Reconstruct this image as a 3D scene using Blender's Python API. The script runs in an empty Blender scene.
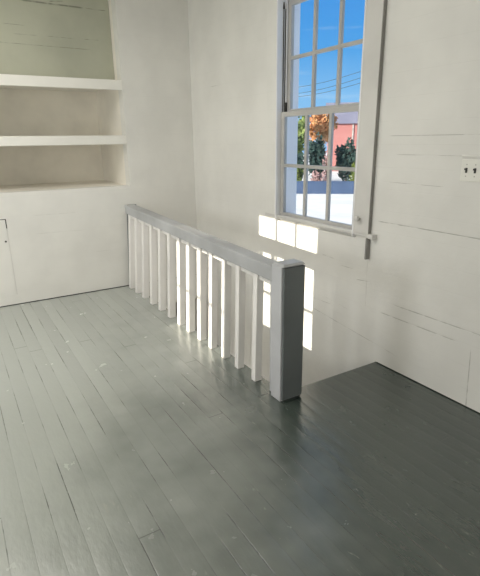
import bpy, bmesh, math, random
from mathutils import Vector, Matrix
random.seed(7)
sc = bpy.context.scene
COL = sc.collection

# ------------------------------------------------------------------ helpers
class MB:
    """Collects shapes and links them as one mesh object."""
    def __init__(s): s.bm = bmesh.new()
    def box(s, x0, x1, y0, y1, z0, z1):
        vs = [s.bm.verts.new((x, y, z)) for x in (x0, x1) for y in (y0, y1) for z in (z0, z1)]
        for f in ((0,1,3,2),(4,6,7,5),(0,4,5,1),(2,3,7,6),(0,2,6,4),(1,5,7,3)):
            s.bm.faces.new([vs[i] for i in f])
        return vs
    def prism(s, pts, d):                       # closed outline (3D points) pushed along d
        d = Vector(d)
        a = [s.bm.verts.new(p) for p in pts]
        b = [s.bm.verts.new(Vector(p) + d) for p in pts]
        n = len(a)
        s.bm.faces.new(a); s.bm.faces.new(b[::-1])
        for i in range(n): s.bm.faces.new((a[i], b[i], b[(i+1) % n], a[(i+1) % n]))
    def tube(s, p, q, r, r2=None, n=12):
        p, q = Vector(p), Vector(q); r2 = r if r2 is None else r2
        d = (q - p).normalized()
        u = d.orthogonal().normalized(); v = d.cross(u)
        A = [s.bm.verts.new(p + (u*math.cos(t) + v*math.sin(t))*r) for t in [2*math.pi*i/n for i in range(n)]]
        B = [s.bm.verts.new(q + (u*math.cos(t) + v*math.sin(t))*r2) for t in [2*math.pi*i/n for i in range(n)]]
        s.bm.faces.new(A[::-1]); s.bm.faces.new(B)
        for i in range(n): s.bm.faces.new((A[i], A[(i+1) % n], B[(i+1) % n], B[i]))
    def build(s, name, mat, parent=None, bevel=0, smooth=False, mtx=None, segs=2):
        bmesh.ops.recalc_face_normals(s.bm, faces=s.bm.faces)
        if mtx is not None: s.bm.transform(mtx)
        me = bpy.data.meshes.new(name); s.bm.to_mesh(me); s.bm.free()
        o = bpy.data.objects.new(name, me); COL.objects.link(o)
        me.materials.append(mat)
        if smooth: me.polygons.foreach_set('use_smooth', [True]*len(me.polygons))
        if bevel:
            m = o.modifiers.new('Bevel', 'BEVEL'); m.width = bevel; m.segments = segs; m.limit_method = 'ANGLE'
        if parent is not None: o.parent = parent
        return o

def empty(name, loc=(0,0,0)):
    o = bpy.data.objects.new(name, None); COL.objects.link(o); o.location = loc
    o.empty_display_size = .1
    return o
def tag(o, label, cat, group=None):
    o['label'] = label; o['category'] = cat
    if group: o['group'] = group
    return o
def struct(o): o['kind'] = 'structure'; return o
def reparent(o, p):                              # keeps the world place; p is unrotated
    o.parent = p; o.matrix_parent_inverse = Matrix.Translation(-p.location)
    return o

# ------------------------------------------------------------------ materials
def new_mat(name):
    m = bpy.data.materials.new(name); m.use_nodes = True
    nt = m.node_tree; nt.nodes.clear()
    out = nt.nodes.new('ShaderNodeOutputMaterial'); b = nt.nodes.new('ShaderNodeBsdfPrincipled')
    nt.links.new(b.outputs[0], out.inputs[0])
    return m, nt, b
class NT:
    def __init__(s, nt):
        s.nt = nt
        g = nt.nodes.new('ShaderNodeNewGeometry'); s.pos = g.outputs['Position']
        x = nt.nodes.new('ShaderNodeSeparateXYZ'); nt.links.new(s.pos, x.inputs[0])
        s.x, s.y, s.z = x.outputs
    def m(s, op, a, b=None, c=None, clamp=False):
        n = s.nt.nodes.new('ShaderNodeMath'); n.operation = op; n.use_clamp = clamp
        for i, v in enumerate((a, b, c)):
            if v is None: continue
            if isinstance(v, (int, float)): n.inputs[i].default_value = v
            else: s.nt.links.new(v, n.inputs[i])
        return n.outputs[0]
    def noise(s, scale, detail=4, stretch=(1,1,1), rough=.55, off=(0,0,0)):
        mp = s.nt.nodes.new('ShaderNodeMapping'); mp.inputs['Scale'].default_value = stretch; mp.inputs['Location'].default_value = off
        s.nt.links.new(s.pos, mp.inputs[0])
        n = s.nt.nodes.new('ShaderNodeTexNoise'); n.inputs['Scale'].default_value = scale
        n.inputs['Detail'].default_value = detail; n.inputs['Roughness'].default_value = rough
        s.nt.links.new(mp.outputs[0], n.inputs['Vector'])
        return n.outputs['Fac']
    def ramp(s, f, a, b, lo=0., hi=1.):         # smooth map a..b -> lo..hi
        n = s.nt.nodes.new('ShaderNodeMapRange'); n.interpolation_type = 'SMOOTHSTEP'
        for k, v in zip(('From Min','From Max','To Min','To Max'), (a, b, lo, hi)): n.inputs[k].default_value = v
        s.nt.links.new(f, n.inputs[0]); return n.outputs[0]
    def mix(s, f, a, b):
        n = s.nt.nodes.new('ShaderNodeMix'); n.data_type = 'RGBA'
        for sock, v in ((n.inputs[0], f), (n.inputs[6], a), (n.inputs[7], b)):
            if isinstance(v, (int, float)): sock.default_value = v
            elif isinstance(v, tuple): sock.default_value = (*v, 1)
            else: s.nt.links.new(v, sock)
        return n.outputs[2]
    def bump(s, h, strength, dist=.005):
        n = s.nt.nodes.new('ShaderNodeBump'); n.inputs['Strength'].default_value = strength; n.inputs['Distance'].default_value = dist
        s.nt.links.new(h, n.inputs['Height']); return n.outputs[0]
    def crack(s, along, across, a0, a1, c0, c1, w):
        """thin line from (a0,c0) to (a1,c1) in two coordinates"""
        k = (c1 - c0)/(a1 - a0)
        d = s.m('ABSOLUTE', s.m('SUBTRACT', s.m('SUBTRACT', across, c0), s.m('MULTIPLY', s.m('SUBTRACT', along, a0), k)))
        line = s.ramp(d, w*.25, w*.75, 1., 0.)
        e = min(.05, (a1 - a0)*.2)
        return s.m('MULTIPLY', line, s.m('MULTIPLY', s.ramp(along, a0, a0 + e), s.ramp(along, a1 - e, a1, 1., 0.)))
    def maxall(s, L):
        r = L[0]
        for q in L[1:]: r = s.m('MAXIMUM', r, q)
        return r

def paint(name, col, rough=.45, spec=.4, var=.06, bumps=.25, cracks=None, crack_col=(.26,.25,.22), seam_axis=None):
    m, nt, b = new_mat(name); k = NT(nt)
    n1 = k.noise(1.6, 4); n2 = k.noise(38, 3)
    dark = tuple(c*(1 - 2*var) for c in col); lite = tuple(min(1, c*(1 + var)) for c in col)
    c = k.mix(k.ramp(n1, .3, .7), dark, lite)
    h = k.m('MULTIPLY', n2, .3)
    h = k.m('ADD', h, k.m('MULTIPLY', k.noise(6, 3, (1,1,3)), .8))
    if cracks:
        mk = k.maxall(cracks(k))
        c = k.mix(k.m('MULTIPLY', mk, k.ramp(k.noise(11, 2), .35, .6, .1, .6)), c, crack_col)
        h = k.m('SUBTRACT', h, k.m('MULTIPLY', mk, 1.2))
    nt.links.new(c, b.inputs['Base Color'])
    b.inputs['Roughness'].default_value = rough; b.inputs['Specular IOR Level'].default_value = spec
    nt.links.new(k.bump(h, bumps, .006), b.inputs['Normal'])
    return m

WALL = (.795, .788, .755)
def cr_window_wall(k):
    L = []
    for z0, z1, a, b_, w in ((1.512,1.510,2.72,6.2,.0032),(1.403,1.403,2.78,6.2,.003),(1.237,1.235,2.70,3.16,.0025),(.982,.981,2.68,6.2,.006),
                          (.457,.467,2.86,6.2,.006),(.373,.373,2.76,3.36,.006),(.547,.56,2.52,2.66,.004),(.617,.615,2.36,2.50,.005),
                          (.20,.115,2.05,2.93,.004),(.33,.30,2.2,2.5,.003),(.285,.29,2.05,2.3,.003),(.70,.705,1.30,1.50,.003),(.66,.65,2.15,2.30,.003),(2.0,2.0,.4,.62,.003)):
        L.append(k.crack(k.x, k.z, a, b_, z0, z1, w))
    L.append(k.crack(k.z, k.x, -.1, .37, 3.464, 3.44, .005))
    L.append(k.m('MULTIPLY', k.crack(k.z, k.x, .36, .74, 2.634, 2.622, .004), .6))
    # very faint tongue-and-groove seams over the whole wall
    f = k.m('ABSOLUTE', k.m('SUBTRACT', k.m('FRACT', k.m('DIVIDE', k.m('ADD', k.z, 5.02), .135)), .5))
    L.append(k.m('MULTIPLY', k.ramp(f, .482, .499), .13))
    return L
def cr_left_wall(k):
    L = [k.m('MULTIPLY', k.crack(k.y, k.z, -1.72, -1.3, .842, .838, .004), .35),
         k.m('MULTIPLY', k.crack(k.y, k.z, -1.74, -1.2, .667, .657, .004), .3),
         k.m('MULTIPLY', k.crack(k.y, k.z, -1.2, -.9, .42, .42, .004), .2),
         k.m('MULTIPLY', k.crack(k.y, k.z, -.8, -.01, .0, .0, .006), .9)]
    f = k.m('ABSOLUTE', k.m('SUBTRACT', k.m('FRACT', k.m('DIVIDE', k.m('ADD', k.z, 5.09), .18)), .5))
    L.append(k.m('MULTIPLY', k.ramp(f, .484, .499), .09))
    return L
def cr_panel(k):
    L = []
    for y0, y1, z0, z1, w in ((-2.9,-.95,2.356,2.35,.004),(-1.72,-1.50,2.506,2.505,.0035),(-1.64,-1.42,2.43,2.433,.003),(-1.36,-1.10,2.435,2.434,.004),
                           (-1.02,-.86,2.437,2.44,.004),(-1.55,-.98,2.706,2.703,.013),(-.98,-.76,2.703,2.702,.006),(-1.3,-1.16,2.722,2.74,.008)):
        L.append(k.crack(k.y, k.z, y0, y1, z0, z1, w))
    return L
M_wall = paint('window wall paint', WALL, .42, .4, .035, .30, cr_window_wall)
M_left = paint('left wall paint', WALL, .45, .4, .035, .22, cr_left_wall)
M_plain = paint('plain wall paint', WALL, .5, .4, .04, .2)
M_ceil = paint('ceiling paint', (.78,.765,.73), .7, .3, .04, .15)
M_niche = paint('niche paint', (.90,.865,.79), .55, .35, .06, .25)
M_panel = paint('niche board paint', (.47,.48,.385), .55, .35, .06, .35, cr_panel, (.10,.10,.08))
M_shelf = paint('shelf paint', (.86,.85,.80), .4, .4, .03, .15)
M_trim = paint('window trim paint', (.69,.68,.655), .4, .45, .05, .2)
M_sash = paint('sash paint', (.49,.48,.46), .4, .45, .08, .25)
M_edge = paint('casing edge shade', (.30,.295,.275), .5, .3, .08, .1)  # grey darkened to carry the shade on edges turned from the light
M_jamb = paint('jamb paint', (.90,.90,.92), .4, .45, .03, .1)
M_bal = paint('baluster paint', (.82,.805,.79), .35, .45, .04, .2)
M_rail = paint('worn grey rail paint', (.43,.44,.455), .38, .5, .12, .3)
M_post_shade = paint('shaded post grey', (.14,.155,.16), .4, .5, .12, .3)  # slightly grey paint, darkened to hold the shade of these faces
M_newelf = paint('newel front paint', (.50,.51,.535), .4, .5, .08, .3)
M_dark = paint('dark gap', (.03,.03,.03), .8, .2, .1, .1)
M_cord = paint('old dark cord', (.05,.045,.04), .8, .2, .1, .1)
M_plate = paint('switch plate plastic', (.84,.835,.78), .3, .5, .01, .02)
M_tog = paint('switch toggle dark', (.035,.032,.03), .4, .5, .05, .02)
M_screw = paint('painted screw', (.5,.49,.45), .4, .5, .05, .05)
M_stair = paint('stair paint', (.07,.08,.075), .4, .5, .1, .2)

def floor_mat():
    m, nt, b = new_mat('worn green grey floor paint'); k = NT(nt)
    w = .0905
    v = k.m('DIVIDE', k.m('ADD', k.y, 10 + .004), w)
    idx = k.m('FLOOR', v); fr = k.m('FRACT', v)
    wn = nt.nodes.new('ShaderNodeTexWhiteNoise'); wn.noise_dimensions = '1D'; nt.links.new(idx, wn.inputs['W'])
    rnd = wn.outputs['Value']
    edge = k.m('ABSOLUTE', k.m('SUBTRACT', fr, .5))
    # seams: partly filled with paint, so they open and close along the board
    wob = k.m('MULTIPLY', k.m('SUBTRACT', k.noise(9, 2), .5), .02)
    seam = k.ramp(k.m('ADD', edge, wob), .468, .492)
    opens = k.ramp(k.noise(2.2, 2, (1, 11.05, 1)), .46, .63, .10, 1.)
    opens2 = k.ramp(k.noise(22, 2, (1, .5, 1)), .35, .6, .45, 1.)
    seamv = k.m('MULTIPLY', seam, k.m('MULTIPLY', opens, opens2))
    # butt joints
    u = k.m('DIVIDE', k.m('ADD', k.x, k.m('MULTIPLY', rnd, 7.3)), 5.2)
    ue = k.m('ABSOLUTE', k.m('SUBTRACT', k.m('FRACT', u), .5))
    joint = k.m('MULTIPLY', k.ramp(ue, .4992, .4998), .5)
    seamv = k.m('MAXIMUM', seamv, joint)
    n1 = k.noise(1.3, 4); n2 = k.noise(26, 4, (.35, 1, 1)); n3 = k.noise(5, 4, (.5, 1.6, 1))
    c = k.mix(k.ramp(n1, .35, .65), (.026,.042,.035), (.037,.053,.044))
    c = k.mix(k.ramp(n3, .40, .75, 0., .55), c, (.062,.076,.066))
    # floor light put into the colour as pale wear, dark towards the window corner
    floor_light = k.m('ADD', k.m('ADD', k.m('MULTIPLY', k.x, .45), k.m('MULTIPLY', k.y, .85)), k.m('MULTIPLY', k.noise(1.1, 4, (1,1,1), .6, (5,2,0)), 1.6))
    c = k.mix(k.ramp(floor_light, .05, 1.65, .95, 0.), c, (.42,.445,.415))
    c = k.mix(k.m('MULTIPLY', rnd, .14), c, (.030,.045,.041))
    worn = k.m('MULTIPLY', k.ramp(n2, .64, .72), k.ramp(k.noise(2.6, 3, (1,1,1), .5, (3,1,0)), .48, .62))
    c = k.mix(k.m('MULTIPLY', worn, .45), c, (.36,.37,.33))
    chips = k.ramp(k.noise(60, 2), .775, .80)
    c = k.mix(k.m('MULTIPLY', chips, .6), c, (.42,.42,.38))
    c = k.mix(seamv, c, (.018,.020,.018))
    nt.links.new(c, b.inputs['Base Color'])
    r = k.m('ADD', .15, k.m('MULTIPLY', k.noise(7, 4), .18))
    nt.links.new(r, b.inputs['Roughness'])
    b.inputs['Specular IOR Level'].default_value = 1.0
    b.inputs['Coat Weight'].default_value = .35; b.inputs['Coat Roughness'].default_value = .22
    cup = k.m('MULTIPLY', k.m('MULTIPLY', edge, edge), -.9)
    h = k.m('ADD', k.m('MULTIPLY', n2, .25), k.m('ADD', k.m('MULTIPLY', n3, .5), k.m('ADD', cup, k.m('MULTIPLY', rnd, .5))))
    h = k.m('ADD', k.m('SUBTRACT', h, k.m('MULTIPLY', seamv, .25)), k.m('MULTIPLY', k.noise(48, 3, (.5,1,1)), .22))
    nt.links.new(k.bump(h, .8, .006), b.inputs['Normal'])
    return m
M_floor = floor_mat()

def glass_mat():
    m = bpy.data.materials.new('window glass'); m.use_nodes = True
    nt = m.node_tree; nt.nodes.clear()
    out = nt.nodes.new('ShaderNodeOutputMaterial'); mx = nt.nodes.new('ShaderNodeMixShader')
    t = nt.nodes.new('ShaderNodeBsdfTransparent'); t.inputs[0].default_value = (.97,.98,.98,1)
    g = nt.nodes.new('ShaderNodeBsdfGlossy'); g.inputs['Roughness'].default_value = .02
    lw = nt.nodes.new('ShaderNodeLayerWeight'); lw.inputs[0].default_value = .5
    pw = nt.nodes.new('ShaderNodeMath'); pw.operation = 'POWER'; pw.inputs[1].default_value = 5; nt.links.new(lw.outputs['Facing'], pw.inputs[0])
    f = nt.nodes.new('ShaderNodeMath'); f.operation = 'MULTIPLY_ADD'; f.inputs[1].default_value = .5; f.inputs[2].default_value = .02; nt.links.new(pw.outputs[0], f.inputs[0])
    nt.links.new(f.outputs[0], mx.inputs[0]); nt.links.new(t.outputs[0], mx.inputs[1]); nt.links.new(g.outputs[0], mx.inputs[2])
    nt.links.new(mx.outputs[0], out.inputs[0])
    return m
M_glass = glass_mat()

def simple(name, col, rough=.7, c2=None, scale=3, lo=.35, hi=.65, stretch=(1,1,1)):
    m, nt, b = new_mat(name); k = NT(nt)
    c2 = c2 or tuple(x*.7 for x in col)
    nt.links.new(k.mix(k.ramp(k.noise(scale, 4, stretch), lo, hi), col, c2), b.inputs['Base Color'])
    b.inputs['Roughness'].default_value = rough; b.inputs['Specular IOR Level'].default_value = .2
    return m

# ------------------------------------------------------------------ room shell
YB, XR, ZC, ZL = -5.3, 6.4, 2.95, -2.7          # back wall, right wall, ceiling, lower floor
WX, WY = 2.76, -.79                             # the stairwell: x 0..WX, y WY..0
J0, J1, HZ, SZ = 1.583, 2.485, 2.515, .872      # window opening in the window wall

m = MB()
m.box(0, XR, YB, WY, -.2, 0); m.box(WX, XR, WY, .0, -.2, 0)
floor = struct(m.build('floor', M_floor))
m = MB(); m.box(-1.3, XR, YB, .15, ZC, ZC + .1)
struct(m.build('ceiling', M_ceil))

m = MB()
A0, A1 = J0 - .011, J1 + .011
m.box(-1.3, A0, 0, .15, .006, ZC); m.box(A1, XR, 0, .15, .006, ZC)
m.box(A0, A1, 0, .15, HZ + .001, ZC); m.box(A0, A1, 0, .15, .006, SZ - .03)
m.box(-1.3, WX, 0, .15, ZL, .006)
struct(m.build('wall_front', M_wall))
m = MB(); m.box(WX - .02, XR, .012, .06, -.2, .02); struct(m.build('gap_shade_1', M_dark))   # dark strip standing in for the shade under the foot of the wall

NY0, NY1, NZ, ND = -2.55, -.745, 1.065, -.93    # wall niche: y range, bottom, depth
m = MB()
m.box(-.12, 0, NY1, 0, .008, ZC); m.box(-.12, 0, NY0, NY1, .008, NZ); m.box(-.12, 0, YB, NY0, .008, ZC)
m.box(-.12, 0, WY, 0, -.29, .008)
m.box(-.12, 0, WY, -.40, ZL, -.29); m.box(-.12, 0, -.03, 0, ZL, -.29)
struct(m.build('wall_left', M_left))
m = MB(); m.box(-.10, -.012, YB, WY, -.15, .02); struct(m.build('gap_shade_2', M_dark))  # dark strip for the shade under the left wall
m = MB()
m.box(ND - .03, -.1195, NY0 - .03, NY1 + .02, NZ - .03, NZ)              # bottom board
m.box(ND - .03, ND, NY0, NY1, NZ, 2.06)                             # deep back
m.box(ND - .03, -.12, NY1, NY1 + .03, NZ, ZC); m.box(ND - .03, -.12, NY0 - .03, NY0, NZ, ZC)
struct(m.build('wall_niche', M_niche))
m = MB(); m.box(-.235, -.2, NY0, NY1 - .003, 2.055, ZC - .005); struct(m.build('wall_niche_board', M_panel))

m = MB()
# back wall with an opening for the sun window
BX0, BX1 = 1.854 - .462, 1.854 + .462
m.box(-.12, BX0, YB - .15, YB, -.2, ZC); m.box(BX1, XR, YB - .15, YB, -.2, ZC)
m.box(BX0, BX1, YB - .15, YB, HZ + .1, ZC); m.box(BX0, BX1, YB - .15, YB, -.2, SZ + .07)
struct(m.build('wall_back', M_plain))
m = MB(); m.box(XR, XR + .12, YB - .15, .15, -.2, ZC); struct(m.build('wall_right', M_plain))

# stairwell below the floor
m = MB()
m.box(0, WX, WY - .12, WY - .02, ZL, -.2); m.box(WX + .02, WX + .12, WY - .1, .0, ZL, -.2)
struct(m.build('wall_stairwell', M_plain))
m = MB(); m.box(-1.3, WX + .12, WY - .12, .15, ZL - .1, ZL); struct(m.build('floor_landing', M_stair))
m = MB(); m.box(-1.3, -1.2, WY - .12, 0, ZL, -.2); m.box(-1.3, -.12, WY - .12, WY, ZL, -.2); m.box(-1.3, -.12, WY - .12, 0, -.28, -.2)
struct(m.build('wall_hall', simple('hall paint', (.30,.29,.26), .6)))
m = MB()
for i in range(12):
    x1 = WX - .02 - .215*i; zt = -.205*(i + 1)
    m.box(x1 - .235, x1, WY + .012, -.012, zt - .03, zt)
    m.box(x1 - .012, x1, WY + .012, -.012, zt, zt + .175)
struct(m.build('stairs', M_stair))

# ------------------------------------------------------------------ windows
def window(name, mtx, full=True, jog=0.):
    """Six-over-six double-hung window. Local frame: x along the wall, y outward, z up; wall surface y=0."""
    root = struct(empty(name, mtx.translation))
    def add(mb, nm, mat, parent=root, bevel=.003, label=None):
        o = mb.build(nm, mat, None, bevel, mtx=mtx)
        reparent(o, root) if parent is root else None
        if parent is not root:
            o.parent = parent
        if label: o['label'] = label
        return o
    w0, w1 = -.451, .451
    m = MB()                                                     # jamb lining, head, outer sill
    m.box(w0 - .012, w0, -.028, .19, SZ - .02, HZ); m.box(w1, w1 + .012, -.028, .19, SZ - .02, HZ)
    m.box(w0 - .005, w1 + .005, -.027, .189, HZ - .012, HZ - .0005)
    m.box(w0, w0 + .014, .050, .062, SZ, HZ - .01); m.box(w1 - .014, w1, .050, .062, SZ, HZ - .01)   # parting bead
    add(m, 'window_frame', M_jamb)
    m = MB()
    m.box(w0 - .10, w1 + .10, .13, .21, SZ - .05, SZ + .005)     # outside sill
    m.box(w0 - .14, w0 - .0125, .1505, .19, SZ, HZ + .1); m.box(w1 + .0125, w1 + .14, .1505, .19, SZ, HZ + .1)
    m.box(w0 - .14, w1 + .14, .1505, .188, HZ + .002, HZ + .14)
    add(m, 'outside_casing', M_jamb)
    m = MB(); m.box(w0 + .001, w1 - .001, .011, .185, SZ - .03, SZ + .004)
    m.box(w0 - .17, w1 + .20, -.022, -.0008, SZ - .006, SZ + .020); m.box(w0 + .0012, w1 - .0012, -.01, .0125, SZ - .006, SZ + .0195)
    m.box(w1 + .163, w1 + .207, -.045, -.0005, SZ - .009, SZ + .024)
    add(m, 'window_sill', M_trim, bevel=.006)
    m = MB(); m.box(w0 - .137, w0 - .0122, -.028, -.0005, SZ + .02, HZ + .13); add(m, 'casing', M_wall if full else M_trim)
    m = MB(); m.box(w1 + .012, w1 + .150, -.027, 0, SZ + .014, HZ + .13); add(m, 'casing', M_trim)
    m = MB(); m.box(w1 + .1485, w1 + .1535, -.0265, -.0004, SZ + .022, HZ + .125); add(m, 'casing_edge_shade', M_edge, bevel=.001)  # strip added to carry the shade on the casing side
    m = MB(); m.box(w0 - .137, w1 + .15, -.032, 0, HZ + .012, HZ + .15); add(m, 'head_casing', M_trim)
    m = MB(); m.box(w1 + .139, w1 + .153, -.034, 0, SZ - .155, SZ - .008); add(m, 'apron_end', M_edge)  # dark grey carries the side shade of this board
    if full:
        m = MB(); kx, kz = w1 + .062, .985
        m.tube((kx, -.027, kz), (kx, -.042, kz), .010, .010, 16); m.tube((kx, -.040, kz), (kx, -.058, kz), .017, .019, 16)
        m.tube((kx, -.058, kz), (kx, -.064, kz), .019, .012, 16)
        add(m, 'knob', M_trim, bevel=.002)
    def sash(nm, yf, zb, zt, b_, t_, hm):
        d = .032; s0, s1 = w0 + .004, w1 - .004; st = .043
        m = MB()
        m.box(s0, s0 + st, yf, yf + d, zb, zt); m.box(s1 - st, s1, yf, yf + d, zb, zt)
        m.box(s0 + st - .004, s1 - st + .004, yf + .0008, yf + d - .0008, zb + .0005, zb + b_); m.box(s0 + st - .004, s1 - st + .004, yf + .0008, yf + d - .0008, zt - t_, zt - .0005)
        o = add(m, nm, M_sash, bevel=.004)
        g0, g1 = s0 + st, s1 - st
        m = MB()
        for i in (1, 2):
            x = g0 + (g1 - g0)*i/3
            m.box(x - .014, x + .014, yf + .003, yf + d - .003, zb + b_ - .002, zt - t_ + .002)
        add(m, 'muntin', M_sash, o, .004)
        m = MB(); m.box(g0 - .002, g1 + .002, yf + .005, yf + d - .005, hm - .013, hm + .013)
        add(m, 'muntin', M_sash, o, .004)
        xs = [g0] + [g0 + (g1 - g0)*i/3 for i in (1, 2)] + [g1]; zs = [zb + b_, hm, zt - t_]
        for i in range(3):
            for j in range(2):
                m = MB(); m.box(xs[i], xs[i+1], yf + .015, yf + .018, zs[j], zs[j+1])
                add(m, 'pane', M_glass, o, 0)
        return o
    up = sash('upper_sash', .066, 1.690, HZ - .014, .038 if full else .112, .042, 2.099)  # bottom rail of the back window thickened to keep sun off the handrail
    lo = sash('lower_sash', .014, SZ + .004, 1.708, .040, .038, 1.297)
    if full:
        m = MB()
        m.tube((w0 + .006, .028, 1.71), (w0 + .006, .028, 2.47), .0035, n=8); m.tube((w0 + .005, .046, 1.71), (w0 + .005, .046, 2.44), .003, n=8)
        m.tube((w0 + .006, .028, 2.44), (w0 + .006, .028, 2.485), .008, .003, n=8)
        add(m, 'sash_cord', M_cord, bevel=0)
        m = MB(); m.box(w0 + .001, w0 + .018, .044, .062, 1.709, 1.78); add(m, 'sash_stop', M_cord, bevel=.002)
    return root

cx = (J0 + J1)/2
window('window_1', Matrix.Translation((cx, 0, 0)))
window('window_2', Matrix.Translation((1.854, YB, .08)) @ Matrix.Rotation(math.pi, 4, 'Z'), False)
# unseen roller shade added behind the camera to cut off the sun patch
m = MB(); m.box(1.854 - .425, 1.854 + .425, YB + .050, YB + .053, 2.054, 2.60); m.tube((1.854 - .43, YB + .055, 2.61), (1.854 + .43, YB + .055, 2.61), .022)
sh = m.build('sun_cut_shade', simple('shade cloth', (.55,.53,.47), .9))
tag(sh, 'unseen roller shade added over the back window to cut the sun', 'blind')

# ------------------------------------------------------------------ shelves in the niche
def shelf(zt, zb, label):
    root = tag(empty('shelf', (0, (NY0 + NY1)/2, zb)), label, 'shelf', 'boards of the built-in wall niche')
    m = MB(); m.box(ND + .002, -.022, NY0 + .002, NY1 - .002, zt - .032, zt)
    reparent(m.build('board', M_shelf, bevel=.003), root)
    m = MB(); m.box(-.022, .006, NY0 - .01, NY1 + .001, zb, zt)
    reparent(m.build('front_edge', M_shelf, bevel=.004), root)
shelf(2.069, 1.979, 'upper white painted shelf board with thick front edge below the greenish plank panel')
shelf(1.559, 1.474, 'lower white painted shelf board at eye level between the two open niche bays')

# ------------------------------------------------------------------ access panel low on the left wall
ap = struct(empty('door_1', (0, -2.3, .1)))     # a little access door flush in the wall under the shelves
m = MB(); m.box(.0006, .004, -2.66, -1.957, .10, .826); reparent(m.build('door_panel', M_left, bevel=.002), ap)
m = MB(); m.box(.0006, .0026, -2.67, -1.949, .826, .832); m.box(.0006, .0026, -1.956, -1.949, .745, .83); reparent(m.build('gap', M_dark), ap)
m = MB(); m.box(.0006, .0016, -1.955, -1.950, .10, .745); reparent(m.build('seam', M_trim), ap)
m = MB(); m.tube((.002, -1.978, .624), (.005, -1.978, .624), .009, n=10); reparent(m.build('keyhole', M_dark), ap)

# ------------------------------------------------------------------ stair railing
rail = tag(empty('stair_railing', (1.4, -.84, 0)), 'low painted railing with square balusters and a thick newel post beside the stairwell', 'railing')
XE = 2.837
def rt(x):                                       # top of the rail and its lean along the run: the old railing sags to the right
    t = x/XE
    return .872*(1 - t) + .804*t, -.80*(1 - t) + -.845*t
def rail_piece(x0, x1, dz0, dz1, f0, f1):
    pts = []
    for x in (x0, x1):
        z, y = rt(x)
        pts.append([(x, y + f0, z + dz0), (x, y + f1, z + dz0), (x, y + f1, z + dz1), (x, y + f0, z + dz1)])
    b = MB(); v = [[b.bm.verts.new(p) for p in q] for q in pts]
    b.bm.faces.new(v[0]); b.bm.faces.new(v[1][::-1])
    for i in range(4): b.bm.faces.new((v[0][i], v[1][i], v[1][(i+1) % 4], v[0][(i+1) % 4]))
    return b
o = rail_piece(.0, 2.742, -.088, 0, -.018, .085).build('handrail', M_rail, bevel=.006); reparent(o, rail)
o['label'] = 'grey painted handrail'
o = rail_piece(.02, 2.735, -.124, -.087, .006, .07).build('fillet', M_bal, bevel=.003); reparent(o, rail)
o['label'] = 'white fillet strip under the handrail'
BX = [.070,.265,.465,.685,.895,1.115,1.325,1.505,1.707,1.897,2.097,2.287,2.500]
for i, x in enumerate(BX):
    z, y = rt(x); yb = -.868
    jx = random.uniform(-.006, .006)
    m = MB(); w, d = (.054, .056) if i < 9 else (.046, .050)
    v = m.box(x, x + w, -d/2, d/2, 0, 1)
    for q in v:
        top = q.co.z > .5
        if top: q.co.z = z - .07; q.co.y += y + .018; q.co.x += jx
        else: q.co.z = 0; q.co.y += yb + d/2; 
    reparent(m.build('baluster', M_bal, bevel=.003), rail)
m = MB(); m.box(2.686, 2.740, -.852, -.80, 0, .80); reparent(m.build('half_baluster', M_newelf, bevel=.003), rail)
m = MB(); m.box(2.738, XE - .004, -.878, -.722, 0, .832); reparent(m.build('newel_post', M_newelf, bevel=.004), rail)
m = MB(); m.box(XE - .0045, XE + .010, -.870, -.724, .012, .826); o = reparent(m.build('newel_end_shade', M_post_shade, bevel=.003), rail); o['label'] = 'end face of the newel post with its shade put into the dark grey'
m = MB()
v = m.box(2.738, XE + .010, -.878, -.720, .832, .846)
for q in v:
    if q.co.z > .84: q.co.x += .012*(1 if q.co.x < 2.77 else -1); q.co.y += .012*(1 if q.co.y < -.8 else -1)
reparent(m.build('newel_cap', M_rail, bevel=.004), rail)
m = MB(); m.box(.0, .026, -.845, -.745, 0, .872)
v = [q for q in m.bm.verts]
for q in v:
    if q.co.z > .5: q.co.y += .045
reparent(m.build('wall_post', M_post_shade, bevel=.003), rail)  # dark colour stands in for the shadow between post and wall

# ------------------------------------------------------------------ light switch
sx, sz = 3.304, 1.331
ls = tag(empty('light_switch', (sx, 0, sz)), 'cream two gang wall switch plate with two dark toggles right of the window', 'light switch')
m = MB(); m.box(sx - .058, sx + .058, -.006, 0, sz - .057, sz + .057); reparent(m.build('plate', M_plate, bevel=.003), ls)
for dx in (-.026, .024):
    m = MB()
    m.box(sx + dx - .006, sx + dx + .006, -.008, -.005, sz - .013, sz + .013)
    v = m.box(sx + dx - .0045, sx + dx + .0045, -.020, -.006, sz + .002, sz + .011)
    reparent(m.build('toggle', M_tog, bevel=.001), ls)
    for dz in (-.03, .03):
        m = MB(); m.tube((sx + dx, -.006, sz + dz), (sx + dx, -.0075, sz + dz), .0035, n=10); reparent(m.build('screw', M_screw), ls)
m = MB(); m.box(sx - .062, sx + .5, -.010, .0, sz + .066, sz + .078)
struct(m.build('trim_3', M_plain, bevel=.003))

# ------------------------------------------------------------------ outside
GZ = -3.0
m = MB(); m.box(-120, 60, 5, 160, GZ - .2, GZ)
struct(m.build('ground', simple('pale concrete lot', (.86,.85,.80), .8, (.76,.75,.70), .4)))
D = Vector((-.760, .650, 0))                     # the way one looks out of the window
N = Vector((.650, .760, 0))                      # across it, to the right
def place(dist, side, z=GZ): 
    p = Vector((4.86, -2.37, 0)) + D*dist + N*side
    return Vector((p.x, p.y, z))
ROT = Matrix.Rotation(math.atan2(N.y, N.x), 4, 'Z')   # local x -> N, local y -> D
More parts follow.
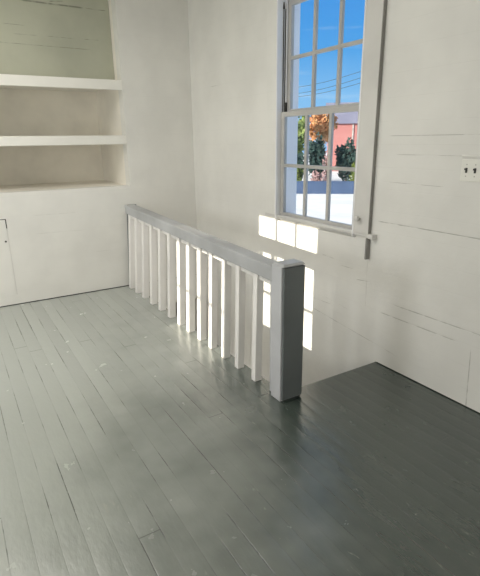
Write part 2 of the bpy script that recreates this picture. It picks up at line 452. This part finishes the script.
# a long low blue grey wall at the far side of the lot
m = MB(); m.box(-40, 40, 0, .3, 0, .95); m.box(-40, 40, -.05, .35, .95, 1.05)
o = m.build('garden_wall', simple('blue grey wall shade', (.060,.10,.19), .7, (.05,.085,.165), .8), mtx=Matrix.Translation(place(41.8, 0)) @ ROT)  # dark blue grey holds the shade the wall stands in
tag(o, 'long low blue grey wall across the far side of the pale lot', 'wall')
# brick building
bd = tag(empty('brick_building', place(72, 5)), 'red brick building with a grey roof behind the dark shrubs', 'building')
T = Matrix.Translation(place(72, 1.2)) @ ROT
def bpart(mb, nm, mat): o = mb.build(nm, mat, mtx=T); reparent(o, bd); return o
mb_, nt, b = new_mat('pink red brick'); k = NT(nt)
bt = nt.nodes.new('ShaderNodeTexBrick'); bt.inputs['Scale'].default_value = 1.0
bt.inputs['Color1'].default_value = (.44,.15,.14,1); bt.inputs['Color2'].default_value = (.40,.13,.12,1); bt.inputs['Mortar'].default_value = (.44,.26,.25,1)
bt.inputs['Brick Width'].default_value = .24; bt.inputs['Row Height'].default_value = .085; bt.inputs['Mortar Size'].default_value = .012
tc = nt.nodes.new('ShaderNodeTexCoord'); mp = nt.nodes.new('ShaderNodeMapping'); mp.inputs['Rotation'].default_value = (math.pi/2, 0, 0)
nt.links.new(tc.outputs['Object'], mp.inputs[0]); nt.links.new(mp.outputs[0], bt.inputs[0]); nt.links.new(bt.outputs[0], b.inputs['Base Color'])
b.inputs['Roughness'].default_value = .8
m = MB(); m.box(0, 18, 0, 9, 0, 6.6); bpart(m, 'wall', mb_)
M_roof = simple('grey lilac roof', (.24,.24,.31), .7, (.21,.21,.28), .8)
m = MB(); m.prism([(-.5, -.6, 6.5), (-.5, 9.6, 6.5), (-.5, 4.5, 9.6)], (19, 0, 0)); bpart(m, 'roof', M_roof)
M_wt = simple('white wood trim', (.45,.44,.42), .6)
for x in (7.5, 11, 14.5):
    m = MB(); m.box(x, x + 1.0, -.08, .02, 2.9, 5.2); bpart(m, 'window', simple('dark glass', (.10,.12,.16), .2))
    m = MB(); m.box(x - .15, x, -.12, 0, 2.8, 5.3); m.box(x + 1, x + 1.15, -.12, 0, 2.8, 5.3); m.box(x - .15, x + 1.15, -.12, 0, 5.2, 5.4); bpart(m, 'window_trim', M_wt)
m = MB(); m.box(3.25, 3.45, -.14, .02, 0, 6.5); bpart(m, 'downspout', M_wt)
# trees and shrubs
def leaf_mat(name, a, b_): return simple(name, a, .75, b_, .9, .38, .62)
M_lv = dict(green=leaf_mat('yellow green leaves', (.24,.30,.10), (.12,.19,.07)), orange=leaf_mat('orange autumn leaves', (.62,.31,.15), (.50,.30,.14)),
            dark=leaf_mat('dark green leaves', (.045,.085,.075), (.025,.05,.05)), pink=leaf_mat('pale pink blossom', (.36,.24,.24), (.28,.18,.18)), lime=leaf_mat('lime leaves', (.16,.20,.05), (.10,.15,.04)))
M_bark = simple('bark', (.10,.075,.055), .9)
def foliage(c, r, n, size, rnd, flat=1.):
    b = MB()
    for i in range(n):
        v = Vector((rnd.gauss(0,1), rnd.gauss(0,1), rnd.gauss(0,1))).normalized()*(rnd.random()**.33)
        v *= .8 + .35*math.sin(5*v.x + 3*v.z + c[0])*math.cos(4*v.y)
        p = Vector(c) + Vector((v.x*r[0], v.y*r[1], v.z*r[2]))
        a = Vector((rnd.gauss(0,1), rnd.gauss(0,1), rnd.gauss(0,1))).normalized(); q = a.orthogonal().normalized(); s = size*rnd.uniform(.6, 1.3)
        f = [p + a*s, p + q*s*.5, p - a*s, p - q*s*.5]
        b.bm.faces.new([b.bm.verts.new(t) for t in f])
    return b
def tree(name, cat, label, dist, side, h, r, kind, group=None, n=900, trunk=True, size=.28, zc=None):
    rnd = random.Random(int(dist*10 + side*100)); p = place(dist, side)
    root = tag(empty(name, p), label, cat, group)
    zc = h - r[2] if zc is None else zc
    if not trunk: r = (r[0], r[1], max(r[2], h*.52)); zc = h - r[2]
    o = foliage((p.x, p.y, GZ + zc), r, n, size, rnd).build('foliage', M_lv[kind]); reparent(o, root)
    b = MB(); b.tube(p, (p.x, p.y, GZ + max(zc, .3)), .05*h*.4 + .03, .03, 8)
    for i in range(5):
        a = rnd.uniform(0, 6.28); b.tube((p.x, p.y, GZ + zc*.6), (p.x + math.cos(a)*r[0]*.6, p.y + math.sin(a)*r[0]*.6, GZ + zc + r[2]*.4), .05, .015, 6)
    o = b.build('trunk' if trunk else 'stems', M_bark); reparent(o, root)
    return root
tree('autumn_tree', 'tree', 'orange leaved autumn tree seen through the middle window column', 62, 0, 8.3, (1.9,1.9,2.3), 'orange', None, 1500)
tree('leafy_tree', 'tree', 'yellow green tree at the left behind the window', 58, -2.6, 7.3, (1.5,1.5,2.6), 'green', None, 1400)
for i, (d, s_, h, r, lab) in enumerate([(52, -2.3, 3.4, (1.0,1.0,1.3), 'dark green shrub at the left end of the row behind the blue grey wall'),
        (51, -.25, 4.9, (1.0,1.0,1.9), 'tall dark green shrub below the orange tree behind the blue grey wall'),
        (53, 2.9, 4.5, (1.5,1.4,1.8), 'broad dark green shrub in front of the brick building')]):
    tree('shrub', 'shrub', lab, d, s_, h, r, 'dark', 'dark shrubs behind the blue grey wall', 1300, False, .24)
tree('flowering_shrub', 'shrub', 'pale pink blossoming shrub between the dark shrubs', 48, .75, 4.0, (.45,.45,1.1), 'pink', None, 160, False, .16)
tree('low_shrub', 'shrub', 'low reddish brown shrub just behind the middle of the blue grey wall', 45, -.1, 1.9, (.9,.7,.5), 'pink', None, 300, False, .16)
tree('lime_shrub', 'shrub', 'small lime green shrub at the right end of the blue grey wall', 47, 3.3, 2.7, (.4,.4,.7), 'lime', None, 240, False, .18)
tree('lime_bush', 'shrub', 'bright green bush under the yellow green tree at the left', 46, -2.0, 2.4, (.6,.6,.7), 'lime', None, 300, False, .18)
# power lines
M_wire = simple('black wire', (.05,.06,.08), .6)
for a, b_, lab in (((-30.54, 5.787), (-23.19, 6.15), 'uppermost of the three dark power lines across the blue sky'),
                  ((-30.66, 5.273), (-23.20, 5.709), 'middle one of the three dark power lines across the blue sky'),
                  ((-30.51, 5.017), (-23.17, 5.363), 'lowest of the three dark power lines across the blue sky')):
    b = MB(); pts = []
    for i in range(25):
        t = -2 + 6*i/24; x = a[0] + (b_[0] - a[0])*t
        pts.append(Vector((x, 25, a[1] + (b_[1] - a[1])*t - .12*math.cos(math.pi*(t - .5)))))
    for p, q in zip(pts, pts[1:]): b.tube(p, q, .016, n=6)
    tag(b.build('street_power_line', M_wire), lab, 'wire', 'power lines')

# ------------------------------------------------------------------ light
def lamp(name, kind, loc, energy, color=(1,1,1), **kw):
    L = bpy.data.lights.new(name, kind); L.energy = energy; L.color = color
    for a, v in kw.items(): setattr(L, a, v)
    o = bpy.data.objects.new(name, L); COL.objects.link(o); o.location = loc
    return o
sun = lamp('sun', 'SUN', (0, -20, 8), 7.5, (1, .89, .74), angle=.005)
sd = Vector((-.03, 1, -.23)).normalized()
sun.rotation_euler = sd.to_track_quat('-Z', 'Y').to_euler()
# daylight coming in through the back window, then added fill lights
a = lamp('daylight', 'AREA', (1.854, YB - .25, 1.72), 80, (1, .98, .95), shape='RECTANGLE', size=.9, size_y=1.7)
a.rotation_euler = Vector((0, 1, -.05)).to_track_quat('-Z', 'Z').to_euler()
c = lamp('ceiling_fill', 'AREA', (1.7, -2.9, ZC - .08), 52, (1, .955, .88), shape='DISK', size=2.2)  # added soft fill under the ceiling, no fixture modelled
d_ = lamp('side_fill', 'AREA', (XR - .06, -2.9, 1.5), 22, (1, .965, .90), shape='RECTANGLE', size=1.6, size_y=1.9)  # added fill at the right wall, which has no window
d_.rotation_euler = Vector((-1, 0, 0)).to_track_quat('-Z', 'Z').to_euler()

e_ = lamp('stair_fill', 'AREA', (1.5, -.45, -1.5), 9, (1, .95, .88), shape='RECTANGLE', size=1.8, size_y=.4)  # added fill that brightens the stairwell from below
e_.rotation_euler = Vector((0, .45, 1)).to_track_quat('-Z', 'Y').to_euler()

w = bpy.data.worlds.new('sky'); sc.world = w; w.use_nodes = True
nt = w.node_tree; nt.nodes.clear()
out = nt.nodes.new('ShaderNodeOutputWorld'); bg = nt.nodes.new('ShaderNodeBackground')
tc = nt.nodes.new('ShaderNodeTexCoord'); sx_ = nt.nodes.new('ShaderNodeSeparateXYZ'); nt.links.new(tc.outputs['Generated'], sx_.inputs[0])
rp = nt.nodes.new('ShaderNodeValToRGB'); nt.links.new(sx_.outputs[2], rp.inputs[0])
el = rp.color_ramp.elements
el[0].position = 0.; el[0].color = (.34,.58,.90,1)
el[1].position = 1.; el[1].color = (1.5,1.6,1.8,1)
for p, cc in ((.07, (.25,.55,.90,1)), (.16, (.09,.38,.83,1)), (.34, (.035,.25,.75,1)), (.45, (.16,.25,.40,1))):
    e = el.new(p); e.color = cc
mp = nt.nodes.new('ShaderNodeMapping'); mp.inputs['Scale'].default_value = (2, 2, 22); nt.links.new(tc.outputs['Generated'], mp.inputs[0])
nz = nt.nodes.new('ShaderNodeTexNoise'); nz.inputs['Scale'].default_value = 1.6; nz.inputs['Detail'].default_value = 5; nt.links.new(mp.outputs[0], nz.inputs[0])
mr = nt.nodes.new('ShaderNodeMapRange'); mr.inputs[1].default_value = .56; mr.inputs[2].default_value = .72; mr.inputs[4].default_value = .45; nt.links.new(nz.outputs['Fac'], mr.inputs[0])
mx = nt.nodes.new('ShaderNodeMix'); mx.data_type = 'RGBA'; nt.links.new(mr.outputs[0], mx.inputs[0]); nt.links.new(rp.outputs[0], mx.inputs[6]); mx.inputs[7].default_value = (.75,.86,.95,1)
nt.links.new(mx.outputs[2], bg.inputs[0]); bg.inputs[1].default_value = 1.0
nt.links.new(bg.outputs[0], out.inputs[0])

# ------------------------------------------------------------------ camera
cd = bpy.data.cameras.new('camera'); cam = bpy.data.objects.new('camera', cd); COL.objects.link(cam)
f = Vector((-0.81675061, 0.49401853, -0.29810088)); r = Vector((0.52096795, 0.85347765, -0.01297252)); u = Vector((-0.24801377, 0.16589632, 0.95444622))
cam.matrix_world = Matrix(((r.x, u.x, -f.x, 4.856), (r.y, u.y, -f.y, -2.3695), (r.z, u.z, -f.z, 1.5), (0, 0, 0, 1)))
cd.sensor_fit = 'HORIZONTAL'; cd.sensor_width = 36; cd.lens = 36*473.9019/480; cd.clip_start = .05; cd.clip_end = 400
sc.camera = cam
sc.view_settings.view_transform = 'Standard'; sc.view_settings.look = 'None'
sc.view_settings.gamma = 1; sc.view_settings.use_curve_mapping = False; sc.view_settings.exposure = .08
sc.cycles.use_denoising = True; sc.cycles.max_bounces = 10; sc.cycles.diffuse_bounces = 7
